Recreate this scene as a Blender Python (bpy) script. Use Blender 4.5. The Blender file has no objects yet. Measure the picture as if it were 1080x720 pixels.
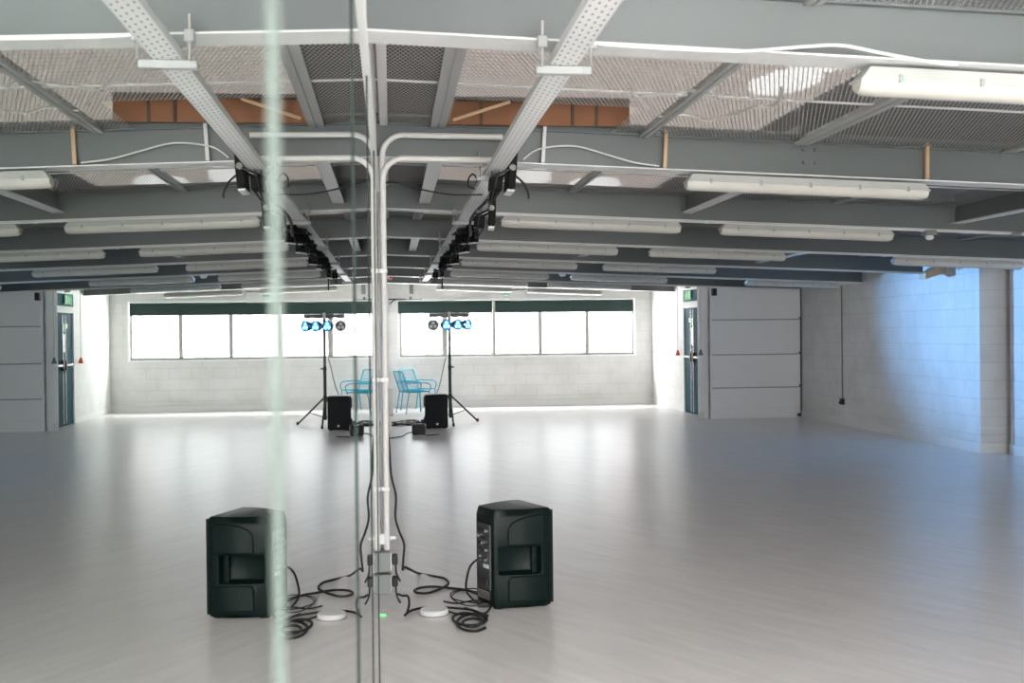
import bpy, bmesh, math, random
from mathutils import Vector, Matrix
from math import pi, sin, cos, radians
random.seed(7)
S = bpy.context.scene
COL = S.collection

# ------------------------------------------------------------------ camera, sky, exposure
F_PX = 1176.74
CAM = Vector((0.0602, 0.0, 1.55))
YAW, PITCH, ROLL = 0.108111, -0.0074122, -0.0106606
def cam_axes():
    cy, sy, cp, sp = cos(YAW), sin(YAW), cos(PITCH), sin(PITCH)
    fwd = Vector((sy*cp, cy*cp, sp)); right = Vector((cy, -sy, 0)); up = right.cross(fwd)
    cr, sr = cos(ROLL), sin(ROLL)
    return right*cr + up*sr, up*cr - right*sr, fwd
RT, UP, FW = cam_axes()
cd = bpy.data.cameras.new('camera'); cam = bpy.data.objects.new('camera', cd); COL.objects.link(cam)
cam.matrix_world = Matrix(((RT.x, UP.x, -FW.x, CAM.x), (RT.y, UP.y, -FW.y, CAM.y), (RT.z, UP.z, -FW.z, CAM.z), (0, 0, 0, 1)))
cd.sensor_width = 36.0; cd.lens = F_PX/1080*36; cd.clip_start = 0.01
cd.dof.use_dof = True; cd.dof.focus_distance = 9.0; cd.dof.aperture_fstop = 4.2
S.camera = cam
S.view_settings.view_transform = 'Standard'; S.view_settings.look = 'None'
S.view_settings.gamma = 1; S.view_settings.use_curve_mapping = False
S.view_settings.exposure = 0.0
SKY = 40.0
w = bpy.data.worlds.new('overcast_sky'); S.world = w; w.use_nodes = True
w.node_tree.nodes['Background'].inputs[0].default_value = (1.0, 0.985, 0.965, 1)
w.node_tree.nodes['Background'].inputs[1].default_value = SKY
BLUE_W = 1900.0      # watts of each lit blue stage lamp

def on(px, py, ax, v):
    """point where the view through a pixel of the photograph meets the plane axis=v"""
    d = FW + RT*((px-540)/F_PX) - UP*((py-360)/F_PX)
    return CAM + d*((v-CAM[ax])/d[ax])

# ------------------------------------------------------------------ dimensions
RW, RW2 = 7.32, 7.60          # right wall, far length and near length
YB, YF = -4.5, 23.62          # back and far wall
NX, NY = 5.66, 19.20          # nook: side wall x, panel door y
BEAMS = [3.765, 6.385, 8.95, 11.50, 14.05, 16.60, 19.15, 21.70]
def zf(x): return 2.545 - 0.037*x      # underside of the beams
def zm(x): return 2.755 - 0.037*x      # mesh level
def zr(x): return 3.05 - 0.037*x       # roof sheets
ORD = ['first', 'second', 'third', 'fourth', 'fifth', 'sixth', 'seventh', 'eighth', 'ninth', 'tenth']

# ------------------------------------------------------------------ materials
def mat(name, col, rough=0.5, metal=0.0, emit=None, es=0.0, spec=0.5, bump=0.0, bscale=40, var=0.0, vscale=3.0, coat=0.0):
    m = bpy.data.materials.new(name); m.use_nodes = True
    nt = m.node_tree; b = nt.nodes['Principled BSDF']
    b.inputs['Base Color'].default_value = (*col, 1); b.inputs['Roughness'].default_value = rough
    b.inputs['Metallic'].default_value = metal; b.inputs['Specular IOR Level'].default_value = spec
    b.inputs['Coat Weight'].default_value = coat
    if emit: b.inputs['Emission Color'].default_value = (*emit, 1); b.inputs['Emission Strength'].default_value = es
    if var or bump:
        tc = nt.nodes.new('ShaderNodeTexCoord')
    if var:
        n = nt.nodes.new('ShaderNodeTexNoise'); n.inputs['Scale'].default_value = vscale; n.inputs['Detail'].default_value = 6
        nt.links.new(tc.outputs['Object'], n.inputs['Vector'])
        mx = nt.nodes.new('ShaderNodeMix'); mx.data_type = 'RGBA'
        mx.inputs[6].default_value = (*[c*(1-var) for c in col], 1); mx.inputs[7].default_value = (*[min(1, c*(1+var)) for c in col], 1)
        nt.links.new(n.outputs['Fac'], mx.inputs[0]); nt.links.new(mx.outputs[2], b.inputs['Base Color'])
    if bump:
        n2 = nt.nodes.new('ShaderNodeTexNoise'); n2.inputs['Scale'].default_value = bscale; n2.inputs['Detail'].default_value = 4
        nt.links.new(tc.outputs['Object'], n2.inputs['Vector'])
        bp = nt.nodes.new('ShaderNodeBump'); bp.inputs['Strength'].default_value = bump; bp.inputs['Distance'].default_value = 0.01
        nt.links.new(n2.outputs['Fac'], bp.inputs['Height']); nt.links.new(bp.outputs['Normal'], b.inputs['Normal'])
    return m
def node(nt, t, **kw):
    n = nt.nodes.new(t)
    for k, v in kw.items(): setattr(n, k, v)
    return n
def math_n(nt, op, a, b=None, c=None):
    n = nt.nodes.new('ShaderNodeMath'); n.operation = op
    for i, v in enumerate((a, b, c)):
        if v is None: continue
        if isinstance(v, (int, float)): n.inputs[i].default_value = v
        else: nt.links.new(v, n.inputs[i])
    return n.outputs[0]

def blockwork(name, axis, c1=(0.80, 0.792, 0.78)):
    """white painted concrete blocks; axis = the horizontal world axis the wall runs along"""
    m = mat(name, c1, 0.6)
    nt = m.node_tree; b = nt.nodes['Principled BSDF']
    tc = node(nt, 'ShaderNodeTexCoord'); sp = node(nt, 'ShaderNodeSeparateXYZ'); cb = node(nt, 'ShaderNodeCombineXYZ')
    nt.links.new(tc.outputs['Object'], sp.inputs[0])
    nt.links.new(sp.outputs[axis], cb.inputs[0]); nt.links.new(sp.outputs[2], cb.inputs[1])
    br = node(nt, 'ShaderNodeTexBrick'); nt.links.new(cb.outputs[0], br.inputs['Vector'])
    br.inputs['Scale'].default_value = 1; br.inputs['Brick Width'].default_value = 0.45; br.inputs['Row Height'].default_value = 0.225
    br.inputs['Mortar Size'].default_value = 0.006; br.inputs['Mortar Smooth'].default_value = 0.6
    br.inputs['Color1'].default_value = (*c1, 1); br.inputs['Color2'].default_value = (*[c*0.985 for c in c1], 1)
    br.inputs['Mortar'].default_value = (*[c*0.86 for c in c1], 1)
    n = node(nt, 'ShaderNodeTexNoise'); n.inputs['Scale'].default_value = 1.7; n.inputs['Detail'].default_value = 7; n.inputs['Roughness'].default_value = 0.65
    nt.links.new(tc.outputs['Object'], n.inputs['Vector'])
    rp = node(nt, 'ShaderNodeValToRGB'); rp.color_ramp.elements[0].position = 0.3; rp.color_ramp.elements[0].color = (0.86, 0.855, 0.84, 1)
    rp.color_ramp.elements[1].position = 0.62; rp.color_ramp.elements[1].color = (1, 1, 1, 1)
    nt.links.new(n.outputs['Fac'], rp.inputs[0])
    mx = node(nt, 'ShaderNodeMix', data_type='RGBA', blend_type='MULTIPLY'); mx.inputs[0].default_value = 1
    nt.links.new(br.outputs['Color'], mx.inputs[6]); nt.links.new(rp.outputs[0], mx.inputs[7]); nt.links.new(mx.outputs[2], b.inputs['Base Color'])
    n2 = node(nt, 'ShaderNodeTexNoise'); n2.inputs['Scale'].default_value = 35; nt.links.new(tc.outputs['Object'], n2.inputs['Vector'])
    h = math_n(nt, 'ADD', math_n(nt, 'MULTIPLY', br.outputs['Fac'], -1.0), math_n(nt, 'MULTIPLY', n2.outputs['Fac'], 0.5))
    bp = node(nt, 'ShaderNodeBump'); bp.inputs['Strength'].default_value = 0.5; bp.inputs['Distance'].default_value = 0.006
    nt.links.new(h, bp.inputs['Height']); nt.links.new(bp.outputs['Normal'], b.inputs['Normal'])
    return m

def floor_mat():
    m = mat('floor_laminate', (0.6, 0.58, 0.58), 0.3)
    nt = m.node_tree; b = nt.nodes['Principled BSDF']
    tc = node(nt, 'ShaderNodeTexCoord')
    mp = node(nt, 'ShaderNodeMapping'); mp.inputs['Rotation'].default_value = (0, 0, radians(58))
    nt.links.new(tc.outputs['Object'], mp.inputs['Vector'])
    br = node(nt, 'ShaderNodeTexBrick'); nt.links.new(mp.outputs[0], br.inputs['Vector'])
    br.inputs['Scale'].default_value = 1; br.inputs['Brick Width'].default_value = 1.3; br.inputs['Row Height'].default_value = 0.19
    br.inputs['Mortar Size'].default_value = 0.0012; br.inputs['Mortar Smooth'].default_value = 0.3
    br.inputs['Color1'].default_value = (0.86, 0.825, 0.815, 1); br.inputs['Color2'].default_value = (0.835, 0.80, 0.79, 1)
    br.inputs['Mortar'].default_value = (0.70, 0.675, 0.675, 1)
    mp2 = node(nt, 'ShaderNodeMapping'); mp2.inputs['Scale'].default_value = (1.2, 9, 1)
    nt.links.new(mp.outputs[0], mp2.inputs['Vector'])
    n = node(nt, 'ShaderNodeTexNoise'); n.inputs['Scale'].default_value = 1.6; n.inputs['Detail'].default_value = 6
    nt.links.new(mp2.outputs[0], n.inputs['Vector'])
    rp = node(nt, 'ShaderNodeValToRGB'); rp.color_ramp.elements[0].position = 0.28; rp.color_ramp.elements[0].color = (0.90, 0.90, 0.90, 1)
    rp.color_ramp.elements[1].position = 0.65; rp.color_ramp.elements[1].color = (1.03, 1.03, 1.03, 1)
    nt.links.new(n.outputs['Fac'], rp.inputs[0])
    mx = node(nt, 'ShaderNodeMix', data_type='RGBA', blend_type='MULTIPLY'); mx.inputs[0].default_value = 1
    nt.links.new(br.outputs['Color'], mx.inputs[6]); nt.links.new(rp.outputs[0], mx.inputs[7]); nt.links.new(mx.outputs[2], b.inputs['Base Color'])
    n2 = node(nt, 'ShaderNodeTexNoise'); n2.inputs['Scale'].default_value = 1.1; n2.inputs['Detail'].default_value = 5
    nt.links.new(tc.outputs['Object'], n2.inputs['Vector'])
    mr = node(nt, 'ShaderNodeMapRange'); mr.inputs['To Min'].default_value = 0.27; mr.inputs['To Max'].default_value = 0.29
    nt.links.new(n2.outputs['Fac'], mr.inputs['Value']); nt.links.new(mr.outputs[0], b.inputs['Roughness'])
    b.inputs['Specular IOR Level'].default_value = 0.8
    return m

def mesh_mat():
    """expanded metal guard: pale strands around diamond holes"""
    m = bpy.data.materials.new('expanded_metal'); m.use_nodes = True; nt = m.node_tree
    b = nt.nodes['Principled BSDF']; out = nt.nodes['Material Output']
    b.inputs['Base Color'].default_value = (0.46, 0.455, 0.445, 1); b.inputs['Roughness'].default_value = 0.55; b.inputs['Metallic'].default_value = 0.2
    tc = node(nt, 'ShaderNodeTexCoord'); sp = node(nt, 'ShaderNodeSeparateXYZ'); nt.links.new(tc.outputs['Object'], sp.inputs[0])
    u = math_n(nt, 'ABSOLUTE', math_n(nt, 'SUBTRACT', math_n(nt, 'FRACT', math_n(nt, 'DIVIDE', sp.outputs[0], 0.022)), 0.5))
    v = math_n(nt, 'ABSOLUTE', math_n(nt, 'SUBTRACT', math_n(nt, 'FRACT', math_n(nt, 'DIVIDE', sp.outputs[1], 0.062)), 0.5))
    s = math_n(nt, 'ABSOLUTE', math_n(nt, 'SUBTRACT', math_n(nt, 'ADD', u, v), 0.5))
    strand = math_n(nt, 'LESS_THAN', s, 0.13)
    tr = node(nt, 'ShaderNodeBsdfTransparent'); mx = node(nt, 'ShaderNodeMixShader')
    nt.links.new(strand, mx.inputs[0]); nt.links.new(tr.outputs[0], mx.inputs[1]); nt.links.new(b.outputs[0], mx.inputs[2])
    nt.links.new(mx.outputs[0], out.inputs['Surface'])
    return m

def rooflight_mat(clear=False):
    """weathered translucent corrugated sheet with cleaner patches"""
    m = bpy.data.materials.new('grp_rooflight'); m.use_nodes = True; nt = m.node_tree
    out = nt.nodes['Material Output']; nt.nodes.remove(nt.nodes['Principled BSDF'])
    tc = node(nt, 'ShaderNodeTexCoord')
    n = node(nt, 'ShaderNodeTexNoise'); n.inputs['Scale'].default_value = 5; n.inputs['Detail'].default_value = 4
    nt.links.new(tc.outputs['Object'], n.inputs['Vector'])
    sp = node(nt, 'ShaderNodeSeparateXYZ'); nt.links.new(tc.outputs['Object'], sp.inputs[0])
    best = None      # cleaner, clearer areas of the weathered sheet
    for (x, y, rx, ry) in ((2.30, 6.15, 0.20, 0.35), (2.42, 5.6, 0.12, 0.3), (1.35, 10.4, 0.22, 0.7), (2.0, 10.6, 0.26, 0.6), (1.5, 14.6, 0.3, 0.6)):
        dx = math_n(nt, 'POWER', math_n(nt, 'DIVIDE', math_n(nt, 'SUBTRACT', sp.outputs[0], x), rx), 2.0)
        dy = math_n(nt, 'POWER', math_n(nt, 'DIVIDE', math_n(nt, 'SUBTRACT', sp.outputs[1], y), ry), 2.0)
        d_ = math_n(nt, 'ADD', dx, dy); best = d_ if best is None else math_n(nt, 'MINIMUM', best, d_)
    fac = math_n(nt, 'LESS_THAN', math_n(nt, 'ADD', best, n.outputs['Fac']), 1.4)
    rp = node(nt, 'ShaderNodeMix', data_type='RGBA'); nt.links.new(fac, rp.inputs[0])
    rp.inputs[6].default_value = (0.20, 0.20, 0.20, 1) if clear else (0.0145, 0.0128, 0.0118, 1); rp.inputs[7].default_value = (0.25, 0.25, 0.25, 1) if clear else (0.036, 0.036, 0.036, 1)  # clear: passes far more sky, to fill the foreground with light
    t = node(nt, 'ShaderNodeBsdfTranslucent'); nt.links.new(rp.outputs[2], t.inputs['Color'])
    d = node(nt, 'ShaderNodeBsdfDiffuse'); d.inputs['Color'].default_value = (0.15, 0.132, 0.122, 1)
    a = node(nt, 'ShaderNodeAddShader'); nt.links.new(t.outputs[0], a.inputs[0]); nt.links.new(d.outputs[0], a.inputs[1])
    nt.links.new(a.outputs[0], out.inputs['Surface'])
    return m

def glass_mat():
    m = bpy.data.materials.new('window_glass'); m.use_nodes = True; nt = m.node_tree
    out = nt.nodes['Material Output']; nt.nodes.remove(nt.nodes['Principled BSDF'])
    t = node(nt, 'ShaderNodeBsdfTransparent'); t.inputs[0].default_value = (0.95, 0.97, 0.97, 1)
    g = node(nt, 'ShaderNodeBsdfGlossy'); g.inputs['Roughness'].default_value = 0.02
    mx = node(nt, 'ShaderNodeMixShader'); mx.inputs[0].default_value = 0.05
    nt.links.new(t.outputs[0], mx.inputs[1]); nt.links.new(g.outputs[0], mx.inputs[2]); nt.links.new(mx.outputs[0], out.inputs['Surface'])
    return m

def tray_mat():
    """white cable tray with rows of punched slots"""
    m = mat('perforated_tray', (0.85, 0.85, 0.85), 0.4)
    nt = m.node_tree; b = nt.nodes['Principled BSDF']
    tc = node(nt, 'ShaderNodeTexCoord'); sp = node(nt, 'ShaderNodeSeparateXYZ'); nt.links.new(tc.outputs['Object'], sp.inputs[0])
    row = math_n(nt, 'DIVIDE', sp.outputs[0], 0.0225)
    fx = math_n(nt, 'SUBTRACT', math_n(nt, 'FRACT', row), 0.5)
    odd = math_n(nt, 'MULTIPLY', math_n(nt, 'MODULO', math_n(nt, 'ABSOLUTE', math_n(nt, 'FLOOR', row)), 2.0), 0.5)
    fy = math_n(nt, 'SUBTRACT', math_n(nt, 'FRACT', math_n(nt, 'ADD', math_n(nt, 'DIVIDE', sp.outputs[1], 0.055), odd)), 0.5)
    ex = math_n(nt, 'POWER', math_n(nt, 'DIVIDE', fx, 0.16), 2.0); ey = math_n(nt, 'POWER', math_n(nt, 'DIVIDE', fy, 0.17), 2.0)
    hole = math_n(nt, 'LESS_THAN', math_n(nt, 'ADD', ex, ey), 1.0)
    mx = node(nt, 'ShaderNodeMix', data_type='RGBA'); mx.inputs[6].default_value = (0.85, 0.85, 0.85, 1); mx.inputs[7].default_value = (0.10, 0.10, 0.10, 1)
    nt.links.new(hole, mx.inputs[0]); nt.links.new(mx.outputs[2], b.inputs['Base Color'])
    return m

M = dict(
    wall_x=blockwork('white_blockwork_across', 0), wall_y=blockwork('white_blockwork_along', 1),
    floor=floor_mat(), plaster=mat('white_paint', (0.86, 0.855, 0.85), 0.55, var=0.03),
    skirting=mat('skirting_paint', (0.78, 0.775, 0.76), 0.45, var=0.06, vscale=4),
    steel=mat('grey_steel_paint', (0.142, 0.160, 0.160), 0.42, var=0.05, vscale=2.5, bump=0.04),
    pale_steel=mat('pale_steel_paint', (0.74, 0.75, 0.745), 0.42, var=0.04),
    ledge_shade=mat('grey_ledge_shade', (0.36, 0.36, 0.36), 0.7), tie=mat('tie_steel_paint', (0.40, 0.415, 0.41), 0.42, var=0.04),
    dark_roof=mat('dark_roof_sheet', (0.13, 0.13, 0.125), 0.7),
    rooflight=rooflight_mat(), rooflight_fill=rooflight_mat(True), mesh=mesh_mat(), glass=glass_mat(), tray=tray_mat(),
    mirror=mat('mirror_silver', (0.74, 0.80, 0.77), 0.0, 1.0),
    mirror_edge=mat('mirror_glass_edge', (0.16, 0.30, 0.25), 0.2),
    strip_near=mat('lit_joint_strip', (0.10, 0.13, 0.115), 0.5), strip=mat('joint_strip', (0.03, 0.04, 0.035), 0.9, spec=0.0),  # same strip twice: nearest coloured lighter as if catching light, the rest darker
    alu=mat('satin_aluminium', (0.30, 0.36, 0.33), 0.5),
    white_plastic=mat('white_plastic', (0.75, 0.75, 0.74), 0.35),
    grey_plastic=mat('grey_plastic', (0.20, 0.215, 0.205), 0.4),
    lamp_base=mat('lamp_base_grey', (0.48, 0.49, 0.47), 0.4, var=0.06, vscale=5),
    lens=mat('aged_diffuser', (0.56, 0.55, 0.50), 0.22, var=0.10, vscale=6, coat=0.3),
    clip=mat('dark_clip', (0.12, 0.12, 0.11), 0.4, 0.5),
    matte=mat('matte_black_housing', (0.008, 0.009, 0.009), 0.6, spec=0.12),
    black=mat('black_plastic', (0.012, 0.014, 0.014), 0.38, bump=0.06, bscale=250),
    cab=mat('black_speaker_cabinet', (0.003, 0.010, 0.009), 0.36, spec=0.12, bump=0.10, bscale=320),
    grille=mat('speaker_grille', (0.012, 0.014, 0.014), 0.5, 0.4, bump=0.5, bscale=600),
    panel=mat('speaker_panel', (0.05, 0.06, 0.06), 0.35, 0.2),
    rubber=mat('black_rubber', (0.012, 0.012, 0.012), 0.55),
    chrome=mat('steel_fitting', (0.6, 0.6, 0.6), 0.25, 0.9),
    blue=mat('turquoise_enamel', (0.015, 0.37, 0.52), 0.35),
    blind=mat('dark_green_blind', (0.018, 0.045, 0.040), 0.7, var=0.1),
    frame=mat('grey_window_frame', (0.38, 0.37, 0.345), 0.4),
    teal=mat('teal_door_paint', (0.006, 0.065, 0.095), 0.6, spec=0.15),
    greensign=mat('exit_green', (0.02, 0.38, 0.14), 0.4, emit=(0.05, 0.6, 0.2), es=0.15),
    wood=mat('raw_timber', (0.60, 0.42, 0.26), 0.6, var=0.15, vscale=12),
    board=mat('brown_timber_board', (0.22, 0.09, 0.035), 0.6, var=0.2, vscale=5),
    darkwood=mat('dark_timber', (0.07, 0.045, 0.03), 0.7),
    red=mat('red_plastic', (0.65, 0.06, 0.03), 0.4),
    mint=mat('mint_plastic', (0.45, 0.68, 0.58), 0.35),
    wire_white=mat('white_cable', (0.68, 0.68, 0.66), 0.45),
    concrete=mat('pale_render', (0.17, 0.17, 0.175), 0.8), pier=mat('pier_render', (0.06, 0.062, 0.065), 0.8), crane=mat('crane_red', (0.10, 0.045, 0.045), 0.6),
    lens_off=mat('lamp_lens_off', (0.55, 0.57, 0.58), 0.15),
    lens_blue=mat('lamp_lens_lit', (0.1, 0.4, 0.8), 0.2, emit=(0.2, 0.6, 1.0), es=5.0),
    cover_blue=mat('lamp_cover_lit', (0.02, 0.08, 0.18), 0.2, emit=(0.03, 0.28, 0.75), es=1.3),
    led=mat('green_led', (0.0, 0.4, 0.05), 0.3, emit=(0.05, 1.0, 0.15), es=3.0),
)

# ------------------------------------------------------------------ mesh helpers
class MB:
    def __init__(s): s.bm = bmesh.new()
    def box(s, lo, hi, bev=0.0, seg=2):
        lo = Vector(lo); hi = Vector(hi)
        vs = [s.bm.verts.new((x, y, z)) for x in (lo.x, hi.x) for y in (lo.y, hi.y) for z in (lo.z, hi.z)]
        fs = [(0, 1, 3, 2), (4, 6, 7, 5), (0, 4, 5, 1), (2, 3, 7, 6), (0, 2, 6, 4), (1, 5, 7, 3)]
        F = [s.bm.faces.new([vs[i] for i in f]) for f in fs]
        if bev:
            es = {e for f in F for e in f.edges}
            bmesh.ops.bevel(s.bm, geom=list(es), offset=bev, segments=seg, affect='EDGES', profile=0.5)
        return s
    def hexa(s, P):
        """8 points: bottom four then top four, same winding"""
        v = [s.bm.verts.new(p) for p in P]
        for f in ((3, 2, 1, 0), (4, 5, 6, 7), (0, 1, 5, 4), (1, 2, 6, 5), (2, 3, 7, 6), (3, 0, 4, 7)): s.bm.faces.new([v[i] for i in f])
        return s
    def prism(s, pts, h, axis=2):
        """extrude a closed outline (list of 3D points) by vector h"""
        h = Vector(h); a = [s.bm.verts.new(p) for p in pts]; b = [s.bm.verts.new(Vector(p)+h) for p in pts]
        n = len(pts); s.bm.faces.new(a[::-1]); s.bm.faces.new(b)
        for i in range(n): s.bm.faces.new((a[i], a[(i+1) % n], b[(i+1) % n], b[i]))
        return s
    def cyl(s, a, b, r, r2=None, n=16):
        return s.tube([a, b], [r, r if r2 is None else r2], n)
    def tube(s, pts, r, n=8, closed=False):
        pts = [Vector(p) for p in pts]; N = len(pts)
        R = r if isinstance(r, (list, tuple)) else [r]*N
        T = []
        for i in range(N):
            if closed: t = pts[(i+1) % N]-pts[i-1]
            else: t = pts[min(i+1, N-1)]-pts[max(i-1, 0)]
            T.append(t.normalized())
        ref = Vector((0, 0, 1)) if abs(T[0].z) < 0.9 else Vector((1, 0, 0))
        u = T[0].cross(ref).normalized(); rings = []
        for i in range(N):
            u = (u - T[i]*u.dot(T[i])).normalized(); v = T[i].cross(u)
            rings.append([s.bm.verts.new(pts[i]+(u*cos(2*pi*k/n)+v*sin(2*pi*k/n))*R[i]) for k in range(n)])
        for i in range(N if closed else N-1):
            A, B = rings[i], rings[(i+1) % N]
            for k in range(n): s.bm.faces.new((A[k], A[(k+1) % n], B[(k+1) % n], B[k]))
        if not closed:
            s.bm.faces.new(rings[0][::-1]); s.bm.faces.new(rings[-1])
        return s
    def lathe(s, prof, n=28, c=(0, 0, 0), axis=2):
        """profile of (radius, height) turned about an axis through c"""
        c = Vector(c); rings = []
        def P(r, h, a):
            q = (r*cos(a), r*sin(a), h)
            if axis == 0: q = (h, q[0], q[1])
            if axis == 1: q = (q[0], h, q[1])
            return c+Vector(q)
        for r, h in prof: rings.append([s.bm.verts.new(P(max(r, 1e-4), h, 2*pi*k/n)) for k in range(n)])
        for A, B in zip(rings, rings[1:]):
            for k in range(n): s.bm.faces.new((A[k], A[(k+1) % n], B[(k+1) % n], B[k]))
        s.bm.faces.new(rings[0][::-1]); s.bm.faces.new(rings[-1])
        return s
    def quad(s, P): s.bm.faces.new([s.bm.verts.new(p) for p in P]); return s
    def build(s, name, m, parent=None, smooth=None, loc=None):
        bmesh.ops.recalc_face_normals(s.bm, faces=s.bm.faces)
        me = bpy.data.meshes.new(name); s.bm.to_mesh(me); s.bm.free(); me.materials.append(m)
        o = bpy.data.objects.new(name, me); COL.objects.link(o)
        if smooth is not None:
            for p in me.polygons: p.use_smooth = True
            try: me.set_sharp_from_angle(angle=radians(smooth))
            except Exception: pass
        if parent: o.parent = parent
        if loc: o.location = loc
        return o
def tag(o, label=None, cat=None, group=None, kind=None):
    if label: o['label'] = label
    if cat: o['category'] = cat
    if group: o['group'] = group
    if kind: o['kind'] = kind
    return o
def struct(o): o['kind'] = 'structure'; return o
def empty(name, loc, rz=0, label=None, cat=None, group=None):
    o = bpy.data.objects.new(name, None); COL.objects.link(o); o.location = loc; o.rotation_euler = (0, 0, rz); o.empty_display_size = 0.1
    return tag(o, label, cat, group)
def copy_tree(o, parent=None):
    c = o.copy(); COL.objects.link(c)
    if parent: c.parent = parent
    for ch in [x for x in bpy.data.objects if x.parent == o]: copy_tree(ch, c)
    return c
def spline(P, k=8, closed=False):
    P = [Vector(p) for p in P]; out = []; n = len(P)
    for i in range(n if closed else n-1):
        if closed: a, b, c, d = P[i-1], P[i], P[(i+1) % n], P[(i+2) % n]
        else: a, b, c, d = P[max(i-1, 0)], P[i], P[i+1], P[min(i+2, n-1)]
        for j in range(k):
            t = j/k
            out.append(0.5*((2*b)+(c-a)*t+(2*a-5*b+4*c-d)*t*t+(3*b-a-3*c+d)*t**3))
    if not closed: out.append(P[-1])
    return out
def cable(name, P, r, m, label, cat='cable', k=8, group=None):
    return tag(MB().tube(spline(P, k), r, 7).build(name, m, smooth=60), label, cat, group)

# ------------------------------------------------------------------ floor and walls
struct(MB().box((-0.2, YB-0.2, -0.12), (RW2+0.5, YF+0.2, 0)).build('floor', M['floor']))
struct(MB().box((-0.2, YB-0.2, 0), (-0.008, YF+0.2, 3.2)).build('wall_left', M['plaster']))
# far wall with the long window opening
WX0, WX1, WZ0, WZ1 = 0.25, 5.28, 1.07, 2.26
mb = MB()
mb.box((-0.2, YF, 0), (RW2+0.5, YF+0.25, WZ0)); mb.box((-0.2, YF, WZ1), (RW2+0.5, YF+0.25, 3.2))
mb.box((-0.2, YF, WZ0), (WX0, YF+0.25, WZ1)); mb.box((WX1, YF, WZ0), (RW2+0.5, YF+0.25, WZ1))
struct(mb.build('wall_far', M['wall_x']))
# right wall: far length, slot, near length
struct(MB().box((RW, 13.13, 0), (RW2+0.5, YF, 3.2)).build('wall_right', M['wall_y']))
struct(MB().box((RW2, YB-0.2, 0), (RW2+0.5, 12.93, 3.2)).build('wall_near_right', M['wall_y']))
struct(MB().box((RW2+0.32, 12.93, 0), (RW2+0.5, 13.13, 3.2)).build('wall_slot', M['wall_y']))
# nook side wall with door opening, and the lining behind the panel door
DY0, DY1, DZ = 19.62, 20.88, 2.33
mb = MB(); mb.box((NX, DY1, 0), (NX+0.2, YF, 3.2)); mb.box((NX, NY+0.15, 0), (NX+0.2, DY0, 3.2)); mb.box((NX, DY0, DZ), (NX+0.2, DY1, 3.2))
struct(mb.build('wall_side', M['wall_y']))
struct(MB().box((NX, NY+0.02, 2.39), (RW, NY+0.22, 3.2)).build('wall_header', M['plaster']))
# back wall behind the camera with its own window band
mb = MB(); bz0, bz1 = 0.95, 2.35
mb.box((-0.2, YB-0.25, 0), (RW2+0.5, YB, bz0)); mb.box((-0.2, YB-0.25, bz1), (RW2+0.5, YB, 3.2))
mb.box((-0.2, YB-0.25, bz0), (0.3, YB, bz1)); mb.box((3.6, YB-0.25, bz0), (RW2+0.5, YB, bz1))
struct(mb.build('wall_back', M['wall_x']))
# skirtings
struct(MB().box((RW-0.022, 13.13, 0), (RW, NY, 0.13), 0.004).build('baseboard_right', M['skirting']))
struct(MB().box((RW-0.022, 13.108, 0), (RW2+0.3, 13.13, 0.13), 0.004).build('baseboard_slot', M['skirting']))
struct(MB().box((RW2-0.022, YB, 0), (RW2, 12.93, 0.13), 0.004).build('baseboard_near_right', M['skirting']))
struct(MB().box((0, YF-0.03, 0), (NX, YF, 0.13), 0.004).build('baseboard_far', M['skirting']))
struct(MB().box((NX-0.02, DY1+0.06, 0), (NX, YF-0.03, 0.13), 0.004).build('baseboard_side', M['skirting']))
struct(MB().box((RW+0.0, 13.118, 0.30), (RW2+0.3, 13.13, 0.325)).build('trim_slot', M['skirting']))

# ------------------------------------------------------------------ roof sheets above the mesh
def corrugated(x0, x1, y0, y1, pitch=0.076, amp=0.012):
    mb = MB(); n = int((y1-y0)/pitch*6); prev = None
    for i in range(n+1):
        y = y0+(y1-y0)*i/n; dz = amp*sin(2*pi*(y-y0)/pitch)
        a = mb.bm.verts.new((x0, y, zr(x0)+dz)); b = mb.bm.verts.new((x1, y, zr(x1)+dz))
        if prev: mb.bm.faces.new((prev[0], prev[1], b, a))
        prev = (a, b)
    return mb
struct(corrugated(-0.2, 0.42, YB-0.2, YF+0.2).build('ceiling', M['dark_roof'], smooth=80))
struct(corrugated(2.62, RW2+0.5, YB-0.2, 2.6).build('ceiling_near', M['dark_roof'], smooth=80))
struct(corrugated(2.62, RW2+0.5, 2.6, YF+0.2).build('ceiling_outer', M['dark_roof'], smooth=80))
struct(corrugated(0.42, 2.62, 2.6, YF+0.2).build('ceiling_rooflight', M['rooflight'], smooth=80))
struct(corrugated(0.42, 2.62, YB-0.2, 2.6).build('ceiling_fill_rooflight', M['rooflight_fill'], smooth=80))  # unseen sheet over the camera, added clearer to brighten the near floor

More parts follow.
